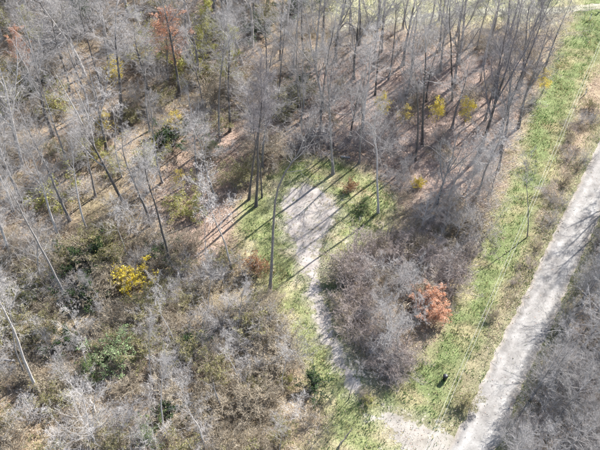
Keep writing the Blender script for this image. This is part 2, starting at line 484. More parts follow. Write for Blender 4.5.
BUSHY = world_poly([(-60, 225), (60, 220), (170, 230), (255, 275), (285, 330), (320, 395), (325, 430), (290, 490), (-60, 490)])
THICKET = world_poly([(332, 262), (360, 240), (400, 235), (440, 215), (485, 195), (497, 205), (470, 255), (445, 300), (420, 350), (396, 380), (372, 385), (352, 360), (338, 310)])
ROADSIDE = world_poly([(566, 130), (595, 100), (592, 148), (560, 215), (524, 292), (490, 355), (462, 415), (452, 425), (462, 395), (490, 330), (530, 235), (548, 190)])
_out = _rn if _rn[0] > 0 else -_rn
RIGHTWOOD = [tuple(ROAD_A + _rd * u_ + _out * v_) for u_, v_ in ((-48, 3.0), (38, 3.0), (46, 12), (30, 22), (-48, 14))]
UPLEFT = world_poly([(-80, -60), (330, -60), (330, 10), (295, 130), (240, 195), (165, 235), (-80, 230)])
UPRIGHT = world_poly([(330, 28), (530, 26), (545, 70), (515, 150), (490, 200), (400, 225), (395, 195), (355, 160), (300, 150), (300, 60)])

def canes(cx, cy, per, L, g, wid=0.014, spread=1.1):
    n = len(cx) * per
    x = np.repeat(cx, per) + g.normal(0, 0.45, n); y = np.repeat(cy, per) + g.normal(0, 0.45, n)
    d = np.stack([g.normal(0, spread, n), g.normal(0, spread, n), np.abs(g.normal(1.0, 0.4, n)) + 0.2], 1)
    P = curves(np.stack([x, y, height(x, y)], 1), d, L * g.uniform(0.4, 1.4, n), 4, g, -0.22, 0.25)
    R = np.full((n, 4), wid) * np.array([1, 0.9, 0.7, 0.3])
    return ribbons(P, R, g)

def zone_pts(n, g, dens):
    x, y = scatter(n, g)
    d = np.zeros(len(x))
    for poly, v in dens:
        d = np.where(in_poly(x, y, poly), v, d)
    d = d * np.clip(0.7 + 0.7 * wav(x, y, 2.6, 11), 0.05, 1) * ~open_ground(x, y)
    k = g.random(len(x)) < d
    return x[k], y[k]

cx, cy = zone_pts(11000, g, [(UPLEFT, 0.4), (UPRIGHT, 0.22), (BUSHY, 0.8), (RUST, 0.25), (THICKET, 0.6), (ROADSIDE, 0.5), (RIGHTWOOD, 0.45)])
tag(link('brown_undergrowth', np_mesh('brown_undergrowth', *canes(cx, cy, 26, 1.1, g), M['cane'])), 'tangled dry brown bramble canes under the trees', 'undergrowth', kind='stuff')
cx, cy = zone_pts(7000, g, [(UPLEFT, 0.6), (UPRIGHT, 0.35), (BUSHY, 0.6), (RUST, 0.1), (THICKET, 0.7), (ROADSIDE, 0.4), (RIGHTWOOD, 0.8)])
tag(link('grey_undergrowth', np_mesh('grey_undergrowth', *canes(cx, cy, 24, 1.5, g, 0.013, 0.8), M['canegrey'])), 'grey leafless stems and saplings filling the woodland floor', 'undergrowth', kind='stuff')
cx, cy = zone_pts(3600, g, [(UPLEFT, 0.35), (UPRIGHT, 0.06), (BUSHY, 0.5), (ROADSIDE, 0.35), (THICKET, 0.05)])
n = 30
lx = np.repeat(cx, n) + g.normal(0, 0.6, len(cx) * n); ly = np.repeat(cy, n) + g.normal(0, 0.6, len(cx) * n)
V, F = leaf_quads(np.stack([lx, ly, height(lx, ly) + np.abs(g.normal(0.15, 0.3, len(lx)))], 1), 0.12, g, 0.4)
tag(link('green_undergrowth', np_mesh('green_undergrowth', V, F, M['leaf_olive'])), 'low olive green leafy weeds between the shrubs', 'undergrowth', kind='stuff')

# ------------------------------------------------------------------ tree and shrub kinds (part meshes shared by all copies)
PROTO = {}

def tree_kind(key, seed, H=20.0, r0=0.24, clear=0.45, limbs=20, limb=0.30, ang=(35, 62), leaders=0, dense=1.0, bend=None,
              leaves=None, nleaf=0, lsize=0.2, wig=0.035, lr=0.36):
    g = np.random.default_rng(seed)
    n = 15
    if bend is None:
        P = curves(np.zeros((1, 3)), np.array([[0, 0, 1.0]]), np.array([H]), n, g, 0.02, wig)
    else:
        b = np.array(bend, float); s = np.r_[0, np.cumsum(np.linalg.norm(np.diff(b, axis=0), axis=1))]
        q = np.linspace(0, s[-1], n)
        P = np.stack([np.interp(q, s, b[:, k]) for k in range(3)], 1)
        for _ in range(2):
            P[1:-1] = 0.25 * P[:-2] + 0.5 * P[1:-1] + 0.25 * P[2:]
        P = P[None] + g.normal(0, 0.02, (1, n, 3)); P[0, 0] = 0
    t = np.linspace(0, 1, n)
    R = (r0 * ((1 - t) ** 0.85 * 0.93 + 0.05) + r0 * 0.55 * np.exp(-t * 35))[None]
    P[0, 0, 2] -= 0.15
    cut = int(n * min(clear + 0.22, 0.8)) + 1
    trunk = tubes(P[:, :cut], R[:, :cut], 8)
    parts = [tubes(P[:, cut - 1:], R[:, cut - 1:], 6)]
    L0 = np.array([H])
    main, mainR, mainL = [P], [R], [L0]
    C, Rc, Lc = sprout(P, R, L0, round(limbs * 1.35), clear, 0.97, ang, limb, 8, g, 0.07, 0.14, 0.62, lr, 0.010)
    parts.append(tubes(C, Rc, 5))
    sets = [(C, Rc, Lc)]
    if leaders:
        Cl, Rl, Ll = sprout(P, R, L0, leaders, clear * 0.8, clear * 1.25, (16, 30), 0.52, 10, g, 0.05, 0.07, 0.2, 0.68, 0.02)
        parts.append(tubes(Cl, Rl, 6))
        Cm, Rm, Lm = sprout(Cl, Rl, Ll, 11, 0.2, 0.97, ang, 0.36, 7, g, 0.06, 0.14, 0.6, lr + 0.05, 0.010)
        parts.append(tubes(Cm, Rm, 5))
        sets.append((Cm, Rm, Lm))
    tips, twigs = [], []
    for (C, Rc, Lc) in sets:
        fine = twigs
        a = sprout(C, Rc, Lc, max(3, round(9 * dense)), 0.15, 1.0, (28, 60), 0.46, 5, g, 0.04, 0.17, 0.55, 0.5, 0.007)
        fine.append(tubes(a[0], a[1], 3))
        b = sprout(*a, max(3, round(7 * dense)), 0.12, 1.0, (25, 62), 0.52, 4, g, 0.04, 0.2, 0.5, 0.6, 0.0065)
        fine.append(ribbons(b[0], b[1], g))
        c = sprout(*b, max(2, round(5 * dense)), 0.15, 1.0, (25, 60), 0.55, 2, g, 0.03, 0.15, 0.4, 0.8, 0.0055)
        fine.append(ribbons(c[0], c[1], g))
        tips += [b[0]]
    out = [('trunk', np_mesh(key + '_trunk', *trunk, M['bark_grey'], True)), ('crown', np_mesh(key + '_crown', *cat(parts), M['twig_grey'], True)),
           ('twigs', np_mesh(key + '_twigs', *cat(twigs), M['twig_grey'], False))]
    if leaves:
        pts = np.concatenate([pts_on(q, nleaf * len(q) // sum(len(w) for w in tips), g) for q in tips])
        out.append(('leaves', np_mesh(key + '_leaves', *leaf_quads(pts + g.normal(0, 0.12, pts.shape), lsize, g), M[leaves])))
    PROTO[key] = (out, H)

def shrub_kind(key, seed, H=2.6, stems=16, spread=(10, 55), r0=0.022, leaves=None, nleaf=0, lsize=0.13, dense=1.0, twig='twig_grey', up=0.03):
    g = np.random.default_rng(seed)
    az = g.uniform(0, 2 * math.pi, stems); el = np.radians(g.uniform(*spread, stems))
    d = np.stack([np.sin(el) * np.cos(az), np.sin(el) * np.sin(az), np.cos(el)], 1)
    p0 = np.stack([g.normal(0, 0.2, stems), g.normal(0, 0.2, stems), np.full(stems, -0.05)], 1)
    L = H * g.uniform(0.65, 1.15, stems)
    P = curves(p0, d, L, 7, g, up, 0.13)
    R = r0 * np.linspace(1, 0.4, 7)[None] * g.uniform(0.7, 1.3, (stems, 1))
    stem = tubes(P, R, 4)
    a = sprout(P, R, L, round(7 * dense), 0.2, 1.0, (22, 60), 0.48, 5, g, 0.03, 0.18, 0.5, 0.6, 0.008)
    b = sprout(*a, round(5 * dense), 0.15, 1.0, (22, 60), 0.55, 4, g, 0.02, 0.2, 0.4, 0.6, 0.006)
    c = sprout(*b, 4, 0.15, 1.0, (25, 60), 0.6, 2, g, 0.02, 0.15, 0.3, 0.85, 0.0055)
    out = [('stems', np_mesh(key + '_stems', *stem, M[twig], True)),
           ('twigs', np_mesh(key + '_twigs', *cat([tubes(a[0], a[1], 3), ribbons(b[0], b[1], g), ribbons(c[0], c[1], g)]), M[twig], False))]
    if leaves:
        pts = np.concatenate([pts_on(a[0], nleaf // 3, g), pts_on(b[0], nleaf - nleaf // 3, g)])
        out.append(('leaves', np_mesh(key + '_leaves', *leaf_quads(pts + g.normal(0, 0.06, pts.shape), lsize, g, 0.25), M[leaves])))
    PROTO[key] = (out, H)

tree_kind('tall0', 21, 22, 0.195, 0.46, 20, 0.26)
tree_kind('tall1', 22, 22, 0.172, 0.52, 17, 0.24, (30, 55))
tree_kind('tall2', 23, 22, 0.211, 0.40, 22, 0.28, (38, 65))
tree_kind('tall3', 24, 22, 0.164, 0.55, 15, 0.22, (28, 50), wig=0.05)
tree_kind('fork0', 25, 21, 0.211, 0.42, 12, 0.24, leaders=2, dense=0.9)
tree_kind('fork1', 26, 20, 0.203, 0.36, 10, 0.26, leaders=3, dense=0.85)
tree_kind('broad0', 27, 15, 0.172, 0.28, 22, 0.42, (42, 75), dense=1.0)
tree_kind('broad1', 28, 14, 0.156, 0.24, 20, 0.45, (40, 78), leaders=2, dense=0.85)
tree_kind('slim0', 29, 15, 0.078, 0.45, 13, 0.20, (30, 55), dense=0.8, wig=0.05)
tree_kind('slim1', 30, 14, 0.066, 0.5, 11, 0.20, (28, 60), dense=0.8, wig=0.07)
tree_kind('bent', 31, 29, 0.18, 0.64, 13, 0.20, (35, 65), dense=0.9, bend=[(0, 0, 0), (0.1, 0, 8), (0.12, 0, 17), (1.0, 0, 19.5), (2.9, 0, 22.5), (3.4, 0, 25), (4.4, 0, 29)])
tree_kind('leafy_orange', 32, 16, 0.125, 0.35, 18, 0.30, dense=0.85, leaves='leaf_orange', nleaf=8000, lsize=0.14)
tree_kind('leafy_lime', 33, 16, 0.125, 0.30, 18, 0.28, dense=0.85, leaves='leaf_lime', nleaf=8000, lsize=0.15)
tree_kind('leafy_green', 34, 13, 0.125, 0.25, 20, 0.36, dense=0.8, leaves='leaf_dark', nleaf=11000, lsize=0.2)
tree_kind('sapling_gold', 35, 7, 0.047, 0.25, 14, 0.32, dense=0.7, leaves='leaf_yellow', nleaf=1700, lsize=0.13)
tree_kind('sapling_tan', 36, 8, 0.055, 0.25, 14, 0.32, dense=0.75, leaves='leaf_gold', nleaf=1400, lsize=0.15)
shrub_kind('bare0', 41, 3.0, 18, twig='twig_grey')
shrub_kind('bare1', 42, 2.6, 16, (15, 62), twig='twig_mauve')
shrub_kind('bare2', 43, 3.4, 14, (8, 48), twig='twig_pale')
shrub_kind('brown0', 44, 2.2, 16, (15, 65), leaves='leaf_brown', nleaf=1500, twig='twig_brown', lsize=0.06)
shrub_kind('brown1', 45, 1.9, 14, (20, 70), leaves='leaf_brown', nleaf=900, twig='twig_brown', lsize=0.06)
shrub_kind('olive0', 46, 2.4, 16, (15, 65), leaves='leaf_olive', nleaf=3000, twig='twig_brown', dense=0.9, lsize=0.08)
shrub_kind('green0', 47, 2.3, 16, (15, 65), leaves='leaf_green', nleaf=3600, twig='twig_brown', dense=0.8, lsize=0.09)
shrub_kind('dark0', 48, 2.2, 16, (15, 65), leaves='leaf_dark', nleaf=4200, twig='twig_dark', dense=0.8, lsize=0.095)
shrub_kind('palegreen0', 49, 2.3, 16, (15, 65), leaves='leaf_palegreen', nleaf=3200, twig='twig_brown', dense=0.8, lsize=0.085)
shrub_kind('yellow0', 50, 2.4, 18, (10, 55), leaves='leaf_yellow', nleaf=4200, twig='twig_brown', dense=0.9, lsize=0.11)
shrub_kind('orange0', 51, 2.6, 18, (10, 60), leaves='leaf_orange', nleaf=6500, twig='twig_mauve', dense=0.85, lsize=0.09)
shrub_kind('rust0', 52, 2.0, 18, (10, 60), leaves='leaf_rust', nleaf=2800, twig='twig_brown', dense=0.85, lsize=0.09)
shrub_kind('lime0', 53, 1.8, 14, (15, 65), leaves='leaf_lime', nleaf=2400, twig='twig_brown', dense=0.8, lsize=0.08)

THINGS = []   # (root, kind word, category, group, look, pos)

def spawn(name, key, x, y, H, lean=(0.0, 0.0), spin=None, mats=None, label=None, category='tree', group=None, look=None, wide=1.0):
    parts, H0 = PROTO[key]
    root = bpy.data.objects.new(name, None)
    root.empty_display_size = 0.3
    col.objects.link(root)
    root.location = (x, y, hz(x, y))
    spin = random.uniform(0, 2 * math.pi) if spin is None else spin
    R = Matrix.Rotation(lean[0], 3, 'Y') @ Matrix.Rotation(-lean[1], 3, 'X') @ Matrix.Rotation(spin, 3, 'Z')
    root.rotation_euler = R.to_euler()
    s = H / H0
    root.scale = (s * wide, s * wide, s)
    crown = None
    for pn, me in parts:
        o = link(pn, me, crown if crown and pn in ('twigs', 'leaves') else root)
        if pn == 'crown': crown = o
        if mats and pn in mats:
            o.material_slots[0].link = 'OBJECT'; o.material_slots[0].material = M[mats[pn]]
    tag(root, label, category, group)
    THINGS.append((root, name, category, group, look, (x, y), label))
    return root

BARE_MATS = {'pale': {'trunk': 'bark_pale', 'crown': 'twig_pale', 'twigs': 'twig_pale'}, 'grey': {'trunk': 'bark_grey', 'crown': 'twig_grey', 'twigs': 'twig_grey'},
             'dark': {'trunk': 'bark_dark', 'crown': 'twig_grey', 'twigs': 'twig_grey'}, 'black': {'trunk': 'bark_dark', 'crown': 'twig_dark', 'twigs': 'twig_dark'}}
TAKEN = []

def lean_to(base, via):
    b = ground_at(*base)
    d = _R * ((via[0] - 300) / FPX) - _U * ((via[1] - 225) / FPX) + _F
    p = _C + d * (b[1] / d[1])
    return b, math.atan2(p[0] - b[0], p[2])

def tree(base, via, H, key, tone, label=None, spin=None, wide=1.0):
    b, l = lean_to(base, via)
    TAKEN.append((b[0], b[1]))
    return spawn('bare_tree', key, b[0], b[1], H, (l, 0), spin, BARE_MATS[tone], label, 'tree', 'leafless trees of the wood', tone, wide)

# trees one can pick out, by where their foot stands
tree((126, 207), (92, 145), 21, 'fork0', 'dark', 'thick dark trunk leaning far left with pale forked top, left part of wood')
tree((170, 263), (157, 183), 20, 'tall1', 'dark', 'tall bare tree with straight dark trunk above the bright yellow shrub')
tree((67, 300), (35, 210), 22, 'tall3', 'grey', 'slender grey bare tree left of the bright yellow shrub')
tree((38, 392), (15, 320), 22, 'tall1', 'pale', 'white trunked bare tree beside the broken stumps')
tree((26, 378), (3, 325), 19, 'slim0', 'grey', 'thin grey bare tree just left of the white trunked one')
tree((70, 221), (50, 166), 21, 'tall0', 'grey', 'bare grey tree left of the thick leaning dark trunk')
tree((249, 199), (250, 130), 21, 'tall3', 'black', 'leftmost of three dark trunks beside the gravel clearing')
tree((256, 206), (254, 130), 23, 'tall1', 'black', 'middle and tallest of three dark trunks beside the gravel clearing')
tree((262, 197), (261, 150), 19, 'slim0', 'black', 'thin rightmost of three dark trunks beside the gravel clearing')
tree((270, 292), (273, 215), 29, 'bent', 'grey', 'tall crooked tree bending right, on the grass left of the path', 0.0)
tree((333, 174), (334, 110), 21, 'tall0', 'grey', 'bare grey tree at the top edge of the gravel clearing')
tree((378, 213), (382, 140), 19, 'tall1', 'pale', 'pale bare tree at the right edge of the gravel clearing')
tree((232, 270), (215, 192), 18, 'slim0', 'pale', 'slender pale bare tree left of the rusty shrub', wide=1.2)
tree((422, 146), (431, 60), 22, 'tall0', 'dark', 'tall dark trunk rising right of the three yellow saplings')
tree((415, 160), (419, 110), 20, 'tall3', 'dark', 'thin dark trunk rising behind the grey shrubs near clearing')
tree((452, 100), (455, 45), 20, 'tall1', 'dark', 'dark straight trunk in the pink leaf litter')
tree((478, 156), (499, 70), 23, 'fork1', 'black', 'thick black forked trunk in the right hand woods')
tree((500, 135), (519, 65), 22, 'tall2', 'black', 'dark bare tree leaning right beside thick black forked trunk')
tree((485, 120), (494, 70), 20, 'tall3', 'black', 'slim black tree just behind the thick black forked trunk')
tree((492, 192), (499, 160), 13, 'slim1', 'black', 'short dark bare tree at the edge of the grass verge')
tree((360, 45), (360, 10), 20, 'tall2', 'dark', 'thick dark trunk beside the arched fallen tree')
tree((377, 40), (377, 10), 19, 'tall0', 'dark', 'dark trunk right of the arched fallen tree')
tree((375, 96), (375, 65), 19, 'tall3', 'dark', 'slim dark trunk above the gravel clearing')
tree((304, 55), (302, 20), 19, 'tall1', 'dark')
tree((103, 99), (95, 60), 20, 'tall1', 'dark')
tree((180, 96), (175, 45), 21, 'tall2', 'dark')
tree((110, 51), (100, 8), 20, 'fork0', 'pale')
tree((68, 170), (47, 88), 21, 'tall1', 'grey')
tree((205, 136), (203, 95), 18, 'tall3', 'dark')
tree((220, 142), (212, 65), 21, 'tall3', 'grey')
tree((230, 132), (230, 60), 21, 'tall0', 'dark')
tree((278, 112), (278, 80), 19, 'tall1', 'dark')
tree((122, 178), (112, 138), 18, 'slim0', 'pale')
tree((177, 346), (160, 287), 14, 'slim1', 'pale', 'thin white bent tree below the bright yellow shrub')
tree((205, 448), (190, 385), 15, 'slim0', 'pale')
tree((280, 60), (278, 20), 18, 'tall3', 'dark')
tree((527, 238), (533, 200), 14, 'slim1', 'grey', 'slim grey bare tree between the grass verge and the road')
tree((349, 398), (356, 348), 8, 'slim1', 'dark', 'thin dark sapling beside the lower end of the path')
for q_, h_ in (((398, 362), 10), ((388, 348), 9), ((407, 345), 10), ((385, 366), 8), ((415, 322), 11), ((395, 318), 9)):
    tree(q_, (q_[0] + (q_[0] - 300) * 0.1, q_[1] - 40), h_, 'slim1', 'grey', wide=1.3)
tree((540, 22), (541, 2), 17, 'tall0', 'dark')
tree((508, 24), (510, 4), 18, 'tall2', 'dark')
tree((439, 20), (440, 0), 17, 'tall1', 'dark')
tree((95, 448), (78, 400), 11, 'broad1', 'pale', 'wide pale bare tree near the bottom edge beside the rusty ground')
tree((60, 240), (40, 190), 18, 'tall2', 'pale')
tree((10, 255), (-6, 210), 20, 'tall0', 'pale')
tree((22, 165), (5, 110), 20, 'fork1', 'pale')

# the rest of the wood
OPEN_SIGHT = [(129, 274, 24), (428, 305, 18), (444, 379, 10), (300, 205, 12), (320, 215, 12), (308, 240, 10), (310, 270, 12), (318, 310, 14), (330, 345, 14),
              (345, 375, 14), (380, 112, 5), (162, 35, 15), (116, 350, 10), (182, 188, 4), (258, 264, 6), (290, 300, 10), (437, 118, 4), (463, 118, 4), (222, 400, 4),
              (83, 6, 3), (42, 28, 3), (200, 20, 6), (226, 70, 5), (463, 110, 5), (22, 58, 5), (120, 80, 4), (541, 84, 4)]
SHOWY = [tuple(ground_at(*p_)[:2]) for p_ in ((129, 284), (426, 303), (432, 326), (116, 360), (419, 186), (31, 300), (259, 272), (84, 300))]
def shades(x, y, H):
    """would its shadow fall on the open gravel of the clearing"""
    L = np.linspace(0, H / math.tan(SUN_EL), 16)
    return in_poly(x - math.sin(SUN_AZ) * L, y - math.cos(SUN_AZ) * L, GRAVEL).any()

def hides(x, y, H):
    """would the crown of a tree standing here cover one of the things one can pick out"""
    X, Y = np.array([x, x]), np.array([y, y])
    u, v = to_map(X, Y, np.array([0.0, H]))
    for a, b, r in OPEN_SIGHT:
        if v[1] - r < b < v[0] + 4:
            t = (v[0] - b) / (v[0] - v[1])
            if abs(u[0] + (u[1] - u[0]) * t - a) < r * (1 + 0.8 * min(1, max(0, t * 2 - 0.6))): return True
    return False

def fill(poly, n, dmin, keys, tones, Hr, g, name='bare_tree', category='tree', group='leafless trees of the wood', avoid=1.0, matset=BARE_MATS, wides=(0.9, 1.1), off_road=3.2):
    p = np.array(poly); lo, hi = p.min(0), p.max(0)
    lo = np.maximum(lo, (-75, 20)); hi = np.minimum(hi, (85, 150))
    made = 0
    for _ in range(n * 30):
        if made >= n: break
        x, y = g.uniform(lo, hi)
        ax, ay = np.array([x]), np.array([y])
        if not in_poly(ax, ay, poly)[0] or open_ground(ax, ay)[0] or abs(road_dist(ax, ay)[0]) < (off_road if category == 'tree' else 2.6): continue
        if in_poly(ax, ay, VERGE)[0] or in_poly(ax, ay, CLEARING)[0] or in_poly(ax, ay, APRON)[0]: continue
        if any((x - a) ** 2 + (y - b) ** 2 < dmin * dmin for a, b in TAKEN): continue
        if category == 'tree' and (hides(x, y, Hr[1]) or (poly is UPRIGHT and g.random() < 0.8 and shades(x, y, Hr[1]))): continue
        if in_poly(ax, ay, RUST)[0] and g.random() < 0.85: continue
        if category == 'shrub' and soft(ax, ay, GRAVEL, 1.5)[0] > 0: continue
        if category == 'shrub' and any(0 < b - y < 4.5 and abs(a - x) < 2.4 for a, b in SHOWY): continue
        TAKEN.append((x, y)); made += 1
        key = keys[g.integers(len(keys))]; tone = tones[g.integers(len(tones))]
        spawn(name, key, x, y, g.uniform(*Hr), (g.normal(0, 0.05), g.normal(0, 0.05)), g.uniform(0, 6.28),
              matset[tone] if matset else None, None, category, group, tone, g.uniform(*wides))

g = np.random.default_rng(5)
TALL = ['tall0', 'tall1', 'tall2', 'tall3', 'fork0', 'fork1']
fill(UPLEFT, 112, 2.9, TALL + ['broad0'], ['pale', 'grey', 'grey', 'dark'], (13, 20), g, wides=(1.05, 1.55))
fill(UPRIGHT, 46, 3.2, TALL + ['slim0'], ['grey', 'pale', 'grey', 'grey', 'dark'], (12, 19), g, wides=(1.0, 1.5))
fill(BUSHY, 22, 4.0, ['slim0', 'slim1', 'broad0', 'slim0', 'tall3'], ['pale', 'pale', 'grey'], (7, 13), g)
NEARWOOD = world_poly([(632, 175), (603, 222), (584, 268), (563, 312), (537, 370), (510, 432), (500, 490), (640, 490), (680, 300)])
fill(NEARWOOD, 44, 1.9, ['broad0', 'broad1', 'slim0', 'broad0'], ['grey', 'grey', 'pale'], (6, 10), g, wides=(1.0, 1.35), off_road=3.8)
for k_, u_ in enumerate(np.arange(-46, 30, 8.2)):
    q_ = ROAD_A + _rd * (u_ + g.uniform(-1.5, 1.5)) + _out * g.uniform(2.7, 4.6)
    TAKEN.append(tuple(q_))
    spawn('bare_tree', ['tall0', 'fork1', 'tall2', 'slim0', 'fork0'][k_ % 5], q_[0], q_[1], g.uniform(12, 17) if u_ < 8 else g.uniform(8, 11), (g.normal(0, 0.06), g.normal(0, 0.05)), g.uniform(0, 6.28),
          BARE_MATS['grey'], None, 'tree', 'leafless trees of the wood', 'grey', 1.05)
fill(RIGHTWOOD, 20, 3.0, ['broad0', 'broad1', 'tall2', 'fork1', 'slim0'], ['grey', 'pale', 'grey'], (10, 17), g, off_road=6.0)
BACK = world_poly([(250, -2), (700, -2), (700, -60), (250, -60)])
fill(BACK, 12, 6, TALL, ['dark', 'grey'], (14, 18), g)

# ------------------------------------------------------------------ coloured trees and shrubs one can pick out
def special(name, key, px, H, label, category='shrub', wide=1.0, group=None):
    b = ground_at(*px)
    if 'sapling' in name: wide = 1.5
    TAKEN.append((b[0], b[1]))
    return spawn(name, key, b[0], b[1], H, (0, 0), None, None, label, category, group, None, wide)

for q_, h_ in (((390, 342), 6), ((382, 316), 5.5), ((396, 306), 7), ((440, 238), 7), ((462, 218), 8), ((432, 212), 7.5), ((478, 196), 8), ((448, 200), 9), ((420, 232), 6), ((455, 240), 6), ((468, 190), 8)):
    tree(q_, (q_[0] + (q_[0] - 300) * 0.08, q_[1] - 40), h_, 'broad0', 'pale' if h_ != 7 else 'grey', wide=0.95)
for q_ in ((293, 152), (304, 147), (318, 144), (332, 147), (346, 151), (360, 152), (374, 156), (394, 152), (410, 158)):
    b_ = ground_at(*q_); TAKEN.append((b_[0], b_[1]))
    spawn('bare_shrub', 'bare0', b_[0], b_[1], 3.2, (0, 0), None, {'stems': 'twig_dark', 'twigs': 'twig_dark'}, None, 'shrub', 'bare shrubs of the wood', 'dark', 1.2)

for q_, k_, h_, l_ in (((383, 374), 'bare1', 2.6, 'mauve'), ((393, 366), 'bare0', 3.2, 'grey'), ((402, 372), 'bare1', 2.8, 'mauve'), ((397, 355), 'bare1', 3.4, 'mauve'),
                       ((374, 362), 'bare1', 2.4, 'mauve'), ((386, 356), 'bare2', 3.0, 'pale'), ((392, 378), 'bare1', 2.0, 'mauve'), ((410, 358), 'bare1', 2.6, 'mauve'),
                       ((347, 276), 'bare1', 3.6, 'mauve'), ((348, 296), 'bare1', 3.8, 'mauve'), ((353, 316), 'bare1', 3.6, 'mauve'), ((359, 336), 'bare1', 3.4, 'mauve'), ((367, 350), 'bare1', 3.0, 'mauve')):
    b_ = ground_at(*q_); TAKEN.append((b_[0], b_[1]))
    spawn('bare_shrub', k_, b_[0], b_[1], h_, (0, 0), None, None, None, 'shrub', 'bare shrubs of the wood', l_, 1.15)
special('yellow_shrub', 'yellow0', (129, 284), 2.7, 'bright yellow leafy shrub in the brown thicket', wide=1.3)
special('yellow_shrub', 'lime0', (184, 204), 2.4, 'low yellow green shrub just in front of the golden leaved sapling', wide=1.3)
special('yellow_shrub', 'sapling_tan', (183, 197), 5.0, 'golden leaved sapling between two leaning dark trunks')
special('yellow_shrub', 'yellow0', (419, 186), 1.3, 'small yellow shrub among grey shrubs right of the clearing')
special('yellow_sapling', 'sapling_gold', (436, 126), 4.5, 'left one of the yellow saplings under dark right hand trees', 'sapling')
special('yellow_sapling', 'sapling_gold', (464, 126), 4.8, 'right one of the yellow saplings under dark right hand trees', 'sapling')
special('yellow_sapling', 'sapling_gold', (380, 122), 4.6, 'yellow sapling above the gravel clearing', 'sapling')
special('yellow_sapling', 'sapling_gold', (541, 96), 4.2, 'yellow sapling at the edge of the grass verge', 'sapling')
special('yellow_sapling', 'sapling_gold', (120, 90), 5.5, 'yellow sapling in the upper left wood', 'sapling')
special('yellow_sapling', 'sapling_tan', (143, 74), 5.5, 'golden sapling beside the orange tree', 'sapling')
special('tan_sapling', 'sapling_tan', (12, 102), 5.5, 'golden tan sapling at the left edge of the photo', 'sapling')
special('tan_sapling', 'sapling_tan', (178, 140), 5.0, 'golden tan sapling between upper left trunks', 'sapling')
special('tan_sapling', 'sapling_tan', (108, 140), 5.0, 'golden tan sapling near the leaning dark trunk', 'sapling')
special('tan_sapling', 'sapling_tan', (404, 126), 4.0, 'golden tan sapling left of the yellow saplings', 'sapling')
special('orange_tree', 'leafy_orange', (168, 80), 12.5, 'tree with thin orange leaves at the top of the photo', 'tree', 1.5)
special('orange_tree', 'leafy_orange', (25, 85), 10, 'smaller orange leaved tree near the upper left corner', 'tree')
special('orange_shrub', 'orange0', (426, 304), 2.8, 'upper half of orange leaved shrub pair beside the verge', wide=1.15)
special('orange_shrub', 'orange0', (432, 321), 2.6, 'lower half of orange leaved shrub pair beside the verge', wide=1.15)
special('lime_tree', 'leafy_lime', (204, 72), 12, 'slim yellow green tree at the top edge right of orange tree', 'tree', 0.7)
special('lime_tree', 'leafy_lime', (226, 100), 12, 'pale yellow green tree behind the three dark trunks', 'tree', 0.8)
special('green_tree', 'leafy_green', (84, 36), 8, 'dark green leafy tree at the top edge', 'tree')
special('lime_tree', 'leafy_lime', (42, 58), 8.5, 'olive yellow tree beside the dark green tree', 'tree')
special('green_shrub', 'palegreen0', (116, 360), 3.4, 'pale green shrub below the bright yellow shrub', wide=1.2)
special('green_shrub', 'palegreen0', (31, 300), 1.6, 'small pale green shrub near the left edge')
special('green_shrub', 'dark0', (84, 300), 3.2, 'dark green shrub left of the bright yellow shrub')
special('green_shrub', 'dark0', (92, 262), 3.4, 'dark green shrub behind and left of the bright yellow shrub', wide=1.2)
special('green_shrub', 'dark0', (76, 272), 3.0, 'dark green shrub leftmost of the dark clump by yellow shrub')
special('green_shrub', 'olive0', (103, 250), 3.4, 'olive shrub at the back of the dark green clump', wide=1.3)
special('green_shrub', 'olive0', (150, 352), 3.2, 'olive shrub right of the pale green shrub', wide=1.3)
special('green_shrub', 'dark0', (66, 345), 2.6, 'dark green shrub left of the pale green shrub')
special('green_shrub', 'green0', (95, 372), 2.8, 'mid green shrub just below left of pale green shrub')
special('green_shrub', 'green0', (152, 440), 2.6, 'green shrub at the bottom below pale bare branches')
special('green_shrub', 'green0', (363, 208), 1.4, 'low green bush at the right end of the gravel clearing', wide=1.4)
special('green_shrub', 'dark0', (193, 345), 2.2, 'dark green shrub beside the thin white bent tree')
special('green_shrub', 'green0', (212, 152), 2.2, 'green bush among trunks left of three dark trunks')
special('lime_shrub', 'lime0', (288, 384), 1.4, 'small yellow green bush left of the lower path')
special('lime_shrub', 'lime0', (369, 403), 1.0, 'tiny yellow green bush at the lower end of the path')
special('rusty_shrub', 'rust0', (259, 272), 3.0, 'rusty brown upright shrub beside the crooked tree', wide=0.8)
special('brown_bush', 'brown1', (361, 397), 0.8, 'low brown bush at the lower end of the path', wide=1.8)
special('rusty_shrub', 'rust0', (350, 192), 1.6, 'rusty brown bush in the grass behind the clearing')

g = np.random.default_rng(9)
KEY = {'grey': None, 'pale': None, 'mauve': None, 'brown': None}
def shrubs(poly, n, dmin, choices, Hr):
    for key, name, look, share in choices:
        fill(poly, max(1, round(n * share)), dmin, [key], [look], Hr, g, name, 'shrub', name.replace('_', ' ') + 's of the wood', matset=None, wides=(0.9, 1.35))

